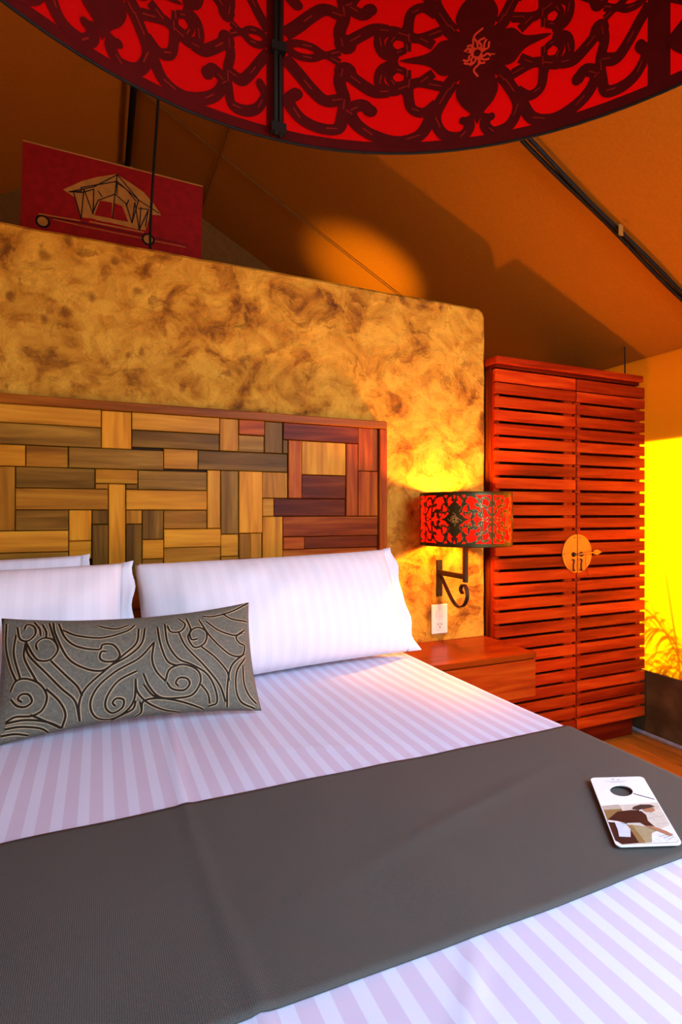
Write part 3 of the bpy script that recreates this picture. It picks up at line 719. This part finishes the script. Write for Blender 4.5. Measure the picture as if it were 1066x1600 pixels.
# ------------------------------------------------------------------ filigree drum shades
def filigree(hw):
    """one panel, x in -hw..hw, y in -.5...5 : list of (kind, points, width, level)"""
    k = hw
    quarter = [
        ([(.118,.137),(.166,.20),(.22,.315),(.18,.41),(.09,.435),(.042,.39),(.058,.33)], .046),
        ([(.15,.165),(.235,.30),(.30,.405),(.415,.44),(.54,.405),(.62,.35),(.65,.28),(.59,.245),(.55,.28)], .050),
        ([(.19,.150),(.30,.12),(.36,.135),(.445,.165),(.505,.125),(.49,.045),(.41,.012)], .042),
        ([(.355,.10),(.36,.18),(.343,.26),(.28,.285),(.215,.24)], .042),
        ([(.365,.05),(.37,.115),(.43,.13),(.458,.085),(.42,.045),(.375,.06)], .030),
        ([(.46,.165),(.53,.17),(.60,.13),(.68,.07)], .050),
        ([(.685,.06),(.70,.134),(.677,.224),(.686,.314),(.71,.387),(.80,.395),(.884,.36),(.935,.285),(.90,.235)], .046),
        ([(.686,.224),(.767,.245),(.83,.197),(.893,.125),(.955,.06)], .050),
        ([(.70,.03),(.767,.0),(.83,.03),(.90,.032),(.955,.0)], .032),
        ([(.64,.30),(.69,.27)], .05),
        ([(.30,.12),(.23,.075)], .04)]
    el = []
    for sx in (1, -1):
        for sy in (1, -1):
            for pts, wd in quarter: el.append(('r', [(x*k*sx, y*sy) for x, y in pts], wd))
            for bx_, by, br in ((.672,.075,.055), (.62,.12,.03), (.55,.275,.034), (.365,.18,.028), (.90,.235,.03), (.83,.20,.03), (.075,.35,.022)):
                el.append(('p', [(sx*(bx_*k+br*math.cos(a)), sy*(by+br*math.sin(a))) for a in [2*PI*i/12 for i in range(12)]], 0))
            el.append(('p', [(sx*x*k, sy*y) for x, y in ((.0,.0),(.12,.06),(.19,.14),(.205,.20),(.13,.155),(.05,.10))], 0))
    v = [(0,0),(.07,.09),(.108,.17),(.112,.215),(.085,.27),(.04,.315),(0,.38)]
    v = [(p.x, p.y) for p in spline([(a, b, 0) for a, b in v], 4)]
    for sy in (1, -1): el.append(('p', [(x, y*sy) for x, y in v]+[(-x, y*sy) for x, y in v[::-1][1:-1]], 0))
    hgt = [(0,0),(.09,.07),(.15,.095),(.20,.088),(.26,.035),(.37,.012),(.41,0)]
    hgt = [(p.x, p.y) for p in spline([(a, b, 0) for a, b in hgt], 4)]
    for sx in (1, -1): el.append(('p', [(x*sx*k, y) for x, y in hgt]+[(x*sx*k, -y) for x, y in hgt[::-1][1:-1]], 0))
    return el
def shade_mesh(r, h, panels, a0, z0, thick, hw, inward, bar=.03, slits=False, fat=1.0, sw=1.0, shift=0.0):
    """cutwork wrapped round a drum; returns the mesh builders of the cutwork and of its light slits"""
    el = filigree(hw); mb = MB(); sl = MB(); st_ = MB(); sgn = -1 if inward else 1
    span = 2*PI/panels
    def w(x, y, ac, rr): u = x/hw; u += shift*max(0, 1-u*u); a = ac - u*span/2; return (rr*math.cos(a), rr*math.sin(a), z0+h*(y+.5))
    cnt = [0]
    def ribbon(b, pts, wd, ac, off):
        pts = [(p.x, p.y) for p in spline([(x, y, 0) for x, y in pts], 5)]; k = len(pts); L = []
        for i in range(k):
            d = Vector((pts[min(i+1, k-1)][0]-pts[max(i-1, 0)][0], pts[min(i+1, k-1)][1]-pts[max(i-1, 0)][1])); d.normalize()
            nn = Vector((-d.y, d.x))*wd/2
            L += [w(pts[i][0]+nn.x, pts[i][1]+nn.y, ac, r+off), w(pts[i][0]-nn.x, pts[i][1]-nn.y, ac, r+off)]
        b.add(L, [(2*i, 2*i+2, 2*i+3, 2*i+1) for i in range(k-1)])
    for p in range(panels):
        ac = a0 + span*(p+.5)
        for j, (kind, pts, wd) in enumerate(el):
            off = sgn*(thick + .00002*j)
            if kind == 'r': ribbon(mb, pts, wd*fat, ac, off)
            else:
                cx = sum(q[0] for q in pts)/len(pts); cy = sum(q[1] for q in pts)/len(pts)
                L = [w(x, y, ac, r+off) for x, y in pts]; n = len(L)
                mb.add(L+[w(cx, cy, ac, r+off)], [(i, (i+1) % n, n) for i in range(n)])
            if slits and kind == 'r':
                so = sgn*(thick+.0018)
                m = len(pts); 
                for q in range(0, m-1, 2): ribbon(sl, [pts[q], ((pts[q][0]*.4+pts[q+1][0]*.6), (pts[q][1]*.4+pts[q+1][1]*.6))], .008*sw, ac, so)
        if slits:
            rnd = random.Random(5)
            for i in range(16):
                a = 2*PI*i/16; L = .05+.05*(i % 4 == 0)+rnd.uniform(0, .015); s0 = .02
                pp = [((s0+(L)*t)*math.cos(a+.25*math.sin(t*7+i)), (s0+(L)*t)*math.sin(a+.25*math.sin(t*7+i))) for t in (0, .33, .66, 1)]
                ribbon(st_, pp, .0085*max(1, sw*1.3), ac, sgn*(thick+.0022))
        # upright band between the panels, bands along the rims
        for x0, x1, y0, y1 in ((hw-bar, hw+bar, -.5, .5), (-hw, hw, -.5, -.44), (-hw, hw, .44, .5)):
            n = 2 if x1-x0 < .2 else 14; L = []
            for i in range(n+1):
                x = x0+(x1-x0)*i/n; L += [w(x, y0, ac, r+sgn*thick*.9), w(x, y1, ac, r+sgn*thick*.9)]
            mb.add(L, [(2*i, 2*i+1, 2*i+3, 2*i+2) for i in range(n)])
    return mb, sl, st_
def ring(r, z, t, n=64): return [(r*math.cos(2*PI*i/n), r*math.sin(2*PI*i/n), z) for i in range(n+1)]

# large pendant over the bed
def build_pendant():
    c = Vector((.300, .382, 2.0)); r = .762; h = .41
    t = thing('pendant_lamp', c, 'huge red drum pendant lamp with dark scroll cutwork hanging over the bed', 'lamp')
    def put(name, mb, m, smooth=True, par=t):
        me = mesh(name, mb.v, mb.f, m, None, smooth); o = bpy.data.objects.new(name, me); C.objects.link(o); o.parent = par; return o
    put('shade', MB().lathe([(r, 0), (r, h)], 128), 'red_pend')
    a0 = R(86.7-60)
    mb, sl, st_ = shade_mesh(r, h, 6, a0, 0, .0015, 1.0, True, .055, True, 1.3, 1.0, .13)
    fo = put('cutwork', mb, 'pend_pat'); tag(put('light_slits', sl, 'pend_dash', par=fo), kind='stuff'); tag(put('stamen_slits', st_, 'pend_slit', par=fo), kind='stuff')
    put('rim', MB().tube(ring(r-.001, 0, 0, 96), .003, 6, cap=False), 'black')
    put('rim', MB().tube(ring(r-.001, h, 0, 96), .0042, 6, cap=False), 'black')
    for k in (1, 3, 5):
        a = a0+k*PI/3; d = Vector((math.cos(a), math.sin(a), 0)); p = d*(r-.016); e = Vector((-math.sin(a), math.cos(a), 0))
        rod = put('frame_rod', MB().tube([p+Vector((0, 0, .003)), p+Vector((0, 0, h-.003))], .0055, 8).tube([d*(r-.008)-e*.012+Vector((0,0,.003)), d*(r-.008)-e*.012+Vector((0,0,h-.003))], .004, 6), 'black')
        for z in (.014, .185, .37):
            m = MB(); q = p+Vector((0, 0, z))-e*.006; bxs = []
            for s1 in (-1, 1):
                for s2 in (-1, 1):
                    for s3 in (-1, 1): bxs.append(q+e*(s1*.016)+d*(s2*.008)+Vector((0, 0, s3*.009)))
            m.add(bxs, [(0,1,3,2),(4,6,7,5),(0,4,5,1),(2,3,7,6),(0,2,6,4),(1,5,7,3)]); put('clip', m, 'black', False, rod)
    for k in range(3):
        a = a0+k*PI/3; d = Vector((math.cos(a), math.sin(a), 0))
        put('spider_arm', MB().tube([d*(r-.003)+Vector((0,0,h-.012)), -d*(r-.003)+Vector((0,0,h-.012))], .005, 6), 'black')
    put('added_top_cover', MB().lathe([(.03, h-.004), (.4, h-.004), (r-.002, h-.004)], 64), 'red_pend')  # added unseen cover, keeps the bulb's light off the canvas
    put('lamp_holder', MB().lathe([(0, h-.01), (.028, h-.01), (.03, h-.07), (.02, h-.09), (0, h-.09)], 20), 'black')
    put('bulb', MB().lathe([(0, h-.21), (.022, h-.205), (.034, h-.175), (.030, h-.14), (.016, h-.10), (.014, h-.09)], 20), 'bulb_red')
    put('suspension_cable', MB().tube([(0, 0, h-.01), (0, 0, roofz(c.x)-.03-c.z)], .006, 8), 'black')
build_pendant()

# wall lamp
def build_sconce():
    X, Y = 1.405, 1.905
    t = thing('wall_lamp', (X, 2.105, .82), 'wall lamp with red filigree drum shade on a black scrolled iron bracket', 'lamp')
    MB().box((X-.013, 2.096, .82), (X+.017, 2.1045, .985), .002).obj('wall_plate', 'iron', t, (X, 2.1, .9))
    MB().box((X-.008, Y-.008, .917), (X+.008, 2.096, .939), .002).obj('arm', 'iron', t, (X, 2, .93))
    MB().box((X-.009, Y-.009, .905), (X+.009, Y+.009, 1.17), .002).obj('post', 'iron', t, (X, Y, 1))
    sc = spline([(X, 2.088, .917), (X, 2.045, .868), (X, 1.995, .815), (X, 1.955, .796), (X, 1.915, .808), (X, 1.892, .845), (X, 1.900, .885), (X, 1.925, .893), (X, 1.938, .872), (X, 1.925, .855)], 6)
    w_ = MB()
    L = []
    for i, p in enumerate(sc):
        d = (sc[min(i+1, len(sc)-1)]-sc[max(i-1, 0)]).normalized(); n = Vector((0, -d.z, d.y))*.0028
        for s1, s2 in ((-1, -1), (1, -1), (1, 1), (-1, 1)): L.append(p+Vector((s1*.008, 0, 0))+n*s2)
    k = len(sc)
    w_.add(L, [(4*i+j, 4*i+(j+1) % 4, 4*i+4+(j+1) % 4, 4*i+4+j) for i in range(k-1) for j in range(4)]+[(3,2,1,0), (4*k-4,4*k-3,4*k-2,4*k-1)])
    w_.obj('scroll', 'iron', t, (X, 1.98, .85))
    r, h, z0 = .188, .212, 1.065
    zc = Vector((X, Y, 0))
    def put(name, mb, m, par, smooth=True):
        o = MB(); o.v = [q+zc for q in mb.v]; o.f = mb.f; o.mi = mb.mi; return o.obj(name, m, par, (X, Y, z0), smooth)
    sd_ = put('shade', MB().lathe([(r-.004, z0), (r-.004, z0+h)], 96), 'red_silk', t)
    a0 = R(-126-45-15)
    mb, sl, st_ = shade_mesh(r, h, 4, a0+R(2), z0, .001, .69, False, .03, True, 1.12, .7)
    put('cutwork', mb, 'bronze', sd_); tag(put('light_slits', sl, 'gold_edge', sd_), kind='stuff'); tag(put('stamen_slits', st_, 'gold_edge', sd_), kind='stuff')
    put('rim', MB().tube(ring(r, z0, 0), .003, 6, cap=False), 'bronze', sd_)
    put('rim', MB().tube(ring(r, z0+h, 0), .003, 6, cap=False), 'bronze', sd_)
    for k in range(2):
        a = a0+R(2)+k*PI/2; d = Vector((math.cos(a), math.sin(a), 0))*(r-.005)
        put('spider_arm', MB().tube([d+Vector((0,0,z0+.03)), -d+Vector((0,0,z0+.03))], .0025, 6), 'iron', t)
    put('bulb', MB().lathe([(0, 1.215), (.014, 1.212), (.022, 1.195), (.018, 1.175), (.011, 1.155), (.011, 1.145)], 16), 'bulb', t)
build_sconce()

# up-light on the back of the partition: its beam shows on the canvas above the wall
def build_uplight():
    t = thing('wall_uplight', (1.22, 2.405, 1.55), 'small uplighter behind the plastered wall throwing a glow on the canvas', 'lamp')
    MB().box((1.17, 2.4055, 1.50), (1.27, 2.415, 1.62), .002).obj('back_plate', 'iron', t, (1.22, 2.41, 1.56))
    MB().tube([(1.22, 2.41, 1.56), (1.22, 2.80, 1.56)], .008, 8).obj('arm', 'iron', t, (1.22, 2.6, 1.56))
    MB().lathe([(0, 1.50), (.04, 1.50), (.045, 1.64), (.042, 1.64), (.038, 1.51), (0, 1.51)], 20, (1.22, 2.84, 0)).obj('housing', 'iron', t, (1.22, 2.84, 1.56), True)
    l = bpy.data.lights.new('uplight', 'SPOT'); l.energy = 110; l.color = (1, .56, .06); l.spot_size = R(46); l.spot_blend = 1; l.shadow_soft_size = .03
    lo = bpy.data.objects.new('uplight', l); C.objects.link(lo); lo.parent = t; lo.location = (0, .435, .09)
    lo.rotation_euler = Vector((.28, .18, 1)).to_track_quat('-Z', 'Y').to_euler()
build_uplight()

# switch and socket plate
def build_plate():
    t = thing('switch_plate', (1.407, 2.105, .717), 'ivory switch and socket plate below the wall lamp', 'socket')
    def pt(n, a, b, m, ch=0, par=t): return bx(n, a, b, m, par, ch)
    MB().box((1.364, 2.097, .651), (1.450, 2.1048, .784), .003).obj('plate', 'plastic', t, (1.407, 2.1, .717))
    pt('switch', (1.388, 2.094, .728), (1.426, 2.098, .756), 'plastic', .0012)
    s = pt('socket', (1.386, 2.0955, .672), (1.428, 2.098, .706), 'plastic', .001)
    pt('slot', (1.396, 2.0950, .690), (1.399, 2.0958, .700), 'dark_hole', 0, s); pt('slot', (1.413, 2.0950, .690), (1.416, 2.0958, .700), 'dark_hole', 0, s)
    pt('slot', (1.404, 2.0950, .679), (1.409, 2.0958, .685), 'dark_hole', 0, s)
build_plate()

# ------------------------------------------------------------------ nightstand
def build_nightstand():
    t = thing('nightstand', (1.38, 1.93, .435), 'floating reddish-brown wooden bedside drawer box between bed and wardrobe', 'nightstand')
    MB().box((1.108, 1.775, .435), (1.655, 2.1045, .594), .002).obj('body', 'nsX', t, (1.38, 1.93, .51))
    MB().box((1.108, 1.762, .597), (1.658, 2.1045, .62), .002).obj('top', 'nsX', t, (1.38, 1.93, .61))
    MB().box((1.110, 1.762, .440), (1.652, 1.774, .592), .002).obj('drawer_front', 'nsX', t, (1.38, 1.77, .51))
build_nightstand()

# ------------------------------------------------------------------ wardrobe
def build_wardrobe():
    t = thing('wardrobe', (2.185, 2.33, 0), 'tall red-brown wardrobe with two slatted doors and a round brass lock', 'wardrobe')
    X0, X1, Y0, Y1 = 1.685, 2.675, 2.10, 2.62
    def part(n, a, b, m, ch=.002, par=t): return MB().box(a, b, ch).obj(n, m, par, [(a[i]+b[i])/2 for i in range(3)])
    part('side_panel', (X0+.006, 2.1005, .09), (X0+.022, Y1, 1.875), 'darkredZ'); part('side_panel', (X1-.022, Y0, .09), (X1, Y1, 1.875), 'mahogZ')
    part('back_panel', (X0+.022, Y1-.01, .09), (X1-.022, Y1, 1.875), 'hb_back'); part('bottom_panel', (X0+.022, Y0, .09), (X1-.022, Y1-.01, .11), 'darkredX'); part('top_panel', (X0+.022, Y0, 1.855), (X1-.022, Y1-.01, 1.875), 'darkredX')
    part('cornice', (X0-.002, 2.045, 1.892), (2.660, Y1, 1.925), 'mahogX'); part('cornice_neck', (X0+.004, 2.062, 1.8755), (2.650, Y1, 1.8915), 'plinth')
    part('plinth', (1.73, 2.095, 0), (2.640, Y1-.03, .089), 'plinth')
    n = 28; zt, zb = 1.868, .092; pitch = (zt-zb)/n
    for dx0, dx1, s0, s1, oh in ((1.688, 2.192, 1.728, 2.130, 0), (2.199, 2.690, 2.243, 2.640, .009)):
        d = part('door', (dx0+.004, 2.079, zb+.002), (s0, 2.0995, zt-.002), 'mahogZ')       # hinge-side stile carries the door
        cx = (dx0+s0)/2
        part('stile', (s1, 2.079, zb+.002), (dx1-.004-oh, 2.0995, zt-.002), 'mahogZ', .002, d)
        part('rail', (s0, 2.081, zt-.03), (s1, 2.0985, zt-.002), 'mahogX', .001, d); part('rail', (s0, 2.081, zb+.002), (s1, 2.0985, zb+.03), 'mahogX', .001, d)
        hgt = pitch-.0135
        me = None; L = dx1-dx0
        proto = MB().box((-L/2, -.010, -hgt/2), (L/2, .0085, hgt/2), .0018)
        me = mesh('slat', proto.v, proto.f, 'mahogX')
        me1 = None
        for i in range(n):
            z = zt - pitch*i - hgt/2
            if i == 0:
                q = MB().box((-L/2, -.010, -hgt/2-.008), (L/2, .0085, hgt/2), .0018); m_ = mesh('slat', q.v, q.f, 'mahogX')
            else: m_ = me
            link('slat', m_, d, ((dx0+dx1)/2, 2.070, z))
    # brass lock: two half discs with drop pulls, a pin through the staples
    cx, cz, r = 2.1955, .992, .096
    for sg in (-1, 1):
        pts = [(cx+sg*.0025, cz-r)]+[(cx+sg*(.0025+r*math.cos(a)), cz+r*math.sin(a)) for a in [-PI/2+PI*i/24 for i in range(1, 24)]]+[(cx+sg*.0025, cz+r)]
        m = MB(); k = len(pts)
        m.add([(x, 2.0545, z) for x, z in pts]+[(x, 2.0597, z) for x, z in pts], [tuple(range(k)) if sg > 0 else tuple(range(k))[::-1], tuple(k+i for i in range(k))[::-1] if sg > 0 else tuple(k+i for i in range(k))]+[(i, k+i, k+(i+1) % k, (i+1) % k) for i in range(k)])
        lp = m.obj('lock_plate', 'brass', t, (cx+sg*.04, 2.057, cz)); lp['label'] = 'half-round brass lock plate'
        bs = MB().tube([(cx+sg*.026, 2.0545, cz-.004), (cx+sg*.026, 2.040, cz-.004)], [.013, .006], 10); bs.obj('staple', 'dark_hole', lp, (cx+sg*.026, 2.05, cz), True)
        px_ = cx+sg*.030 if sg < 0 else cx+.022
        MB().tube(spline([(px_, 2.053, cz-.030), (px_-.004, 2.043, cz-.034), (px_-.012, 2.040, cz-.055), (px_-.008, 2.042, cz-.080), (px_+.004, 2.046, cz-.083)], 5), .0045, 7).obj('drop_pull', 'dark_hole', lp, (px_, 2.045, cz-.05), True)
        for dx, dz in ((.018, .080), (.018, -.084), (.086, 0)):
            MB().lathe([(0, 0), (.003, 0), (.003, .0012), (0, .0018)], 8).add([], []) 
            q = Vector((cx+sg*dx, 2.0543, cz+dz)); MB().tube([q, q+Vector((0, -.0015, 0))], .003, 8).obj('rivet', 'dark_hole', lp, q)
    pin = MB().tube([(cx-.012, 2.040, cz-.004), (cx+.105, 2.040, cz+.004)], .0042, 8).obj('lock_pin', 'brass', t, (cx+.05, 2.04, cz), True)
    a = Vector((cx+.105, 2.040, cz+.004))
    MB().add([a+Vector(q) for q in ((-.012,-.002,.009),(.016,-.002,.014),(.044,-.002,0),(.016,-.002,-.013),(-.012,-.002,-.008),(-.004,-.002,0),
                                    (-.012,.003,.009),(.016,.003,.014),(.044,.003,0),(.016,.003,-.013),(-.012,.003,-.008),(-.004,.003,0))],
             [(0,5,1),(5,2,1),(5,3,2),(5,4,3),(6,7,11),(11,7,8),(11,8,9),(11,9,10)]+[(i, (i+1) % 6, 6+(i+1) % 6, 6+i) for i in (0,1,2,3,4,5)]).obj('pin_tip', 'brass', pin, a)
    MB().tube(spline([(cx+.040, 2.038, cz-.002), (cx+.050, 2.048, cz-.05), (cx+.062, 2.052, cz-.09), (cx+.08, 2.0585, cz-.115)], 5), .001, 5).obj('lock_cord', 'dark_hole', pin, (cx+.05, 2.05, cz-.05))
    return t
build_wardrobe()
# thin suspension wire between wardrobe top and canvas
hw_ = MB().tube([(2.60, 2.11, 1.926), (2.60, 2.11, roofz(2.60)-.004)], .004, 6).obj('support_wire', 'iron', None, (2.60, 2.11, 1.926))
tag(hw_, 'short thin wire between the wardrobe top and the canvas roof', 'wire')

# ------------------------------------------------------------------ palm outside the side canvas
def build_palm():
    bxp = Vector((3.08, 1.70, -.065))
    t = thing('garden_palm', bxp, 'leafy palm outside, seen as frond shadows on the yellow canvas', 'palm')
    MB().lathe([(.05, 0), (.06, .04), (.045, .12), (.03, .22), (0, .24)], 12, bxp).obj('stem', 'leaf', t, bxp, True)
    rnd = random.Random(21)
    def frond(az, reach, top, droop, nl=15, ll=.24):
        d = Vector((math.cos(az), math.sin(az), 0)); side = Vector((-math.sin(az), math.cos(az), 0))
        base = bxp+Vector((0, 0, .2))
        rach = spline([base, base+d*reach*.18+Vector((0,0,top*.55)), base+d*reach*.5+Vector((0,0,top*.95)), base+d*reach*.82+Vector((0,0,top*.98)), base+d*reach+Vector((0,0,top-droop))], 8)
        fr = MB().tube(rach, [.006*(1-.75*i/(len(rach)-1)) for i in range(len(rach))], 5).obj('frond', 'leaf', t, base)
        m = MB()
        for i in range(nl):
            k = .22+.78*i/nl; p = rach[int(k*(len(rach)-1))]; q = rach[min(len(rach)-1, int(k*(len(rach)-1))+1)]
            fw = (q-p).normalized() if (q-p).length > 1e-6 else d
            L = ll*(.55+.45*math.sin(PI*min(1, k*.95)))
            for sg in (-1, 1):
                out = (side*sg*.75+fw*.65).normalized(); wd = .0042
                pts = [p, p+out*L*.4+Vector((0,0,.01)), p+out*L*.75-Vector((0,0,L*.22)), p+out*L*.95-Vector((0,0,L*.55))]
                pts = spline(pts, 3); v = []
                for j, c in enumerate(pts):
                    ww = wd*math.sin(PI*(.12+.88*j/(len(pts)-1)))+.0008; n_ = fw*ww
                    v += [c-n_, c+n_]
                m.add(v, [(2*j, 2*j+1, 2*j+3, 2*j+2) for j in range(len(pts)-1)])
        m.obj('leaflets', 'leaf', fr, base)
    frond(R(90), .40, .62, .14); frond(R(78), .30, .46, .12); frond(R(88), .24, .34, .14); frond(R(85), .55, .44, .24)
    frond(R(90), .60, .72, .30); frond(R(-60), .45, .75, .2); frond(R(-100), .5, .6, .2); frond(R(20), .45, .7, .2)
    MB().tube([bxp+Vector((0, .10, .2)), bxp+Vector((0, .165, .72)), bxp+Vector((.0, .235, 1.15))], [.007, .006, .001], 6).obj('spear_leaf', 'leaf', t, bxp)
build_palm()
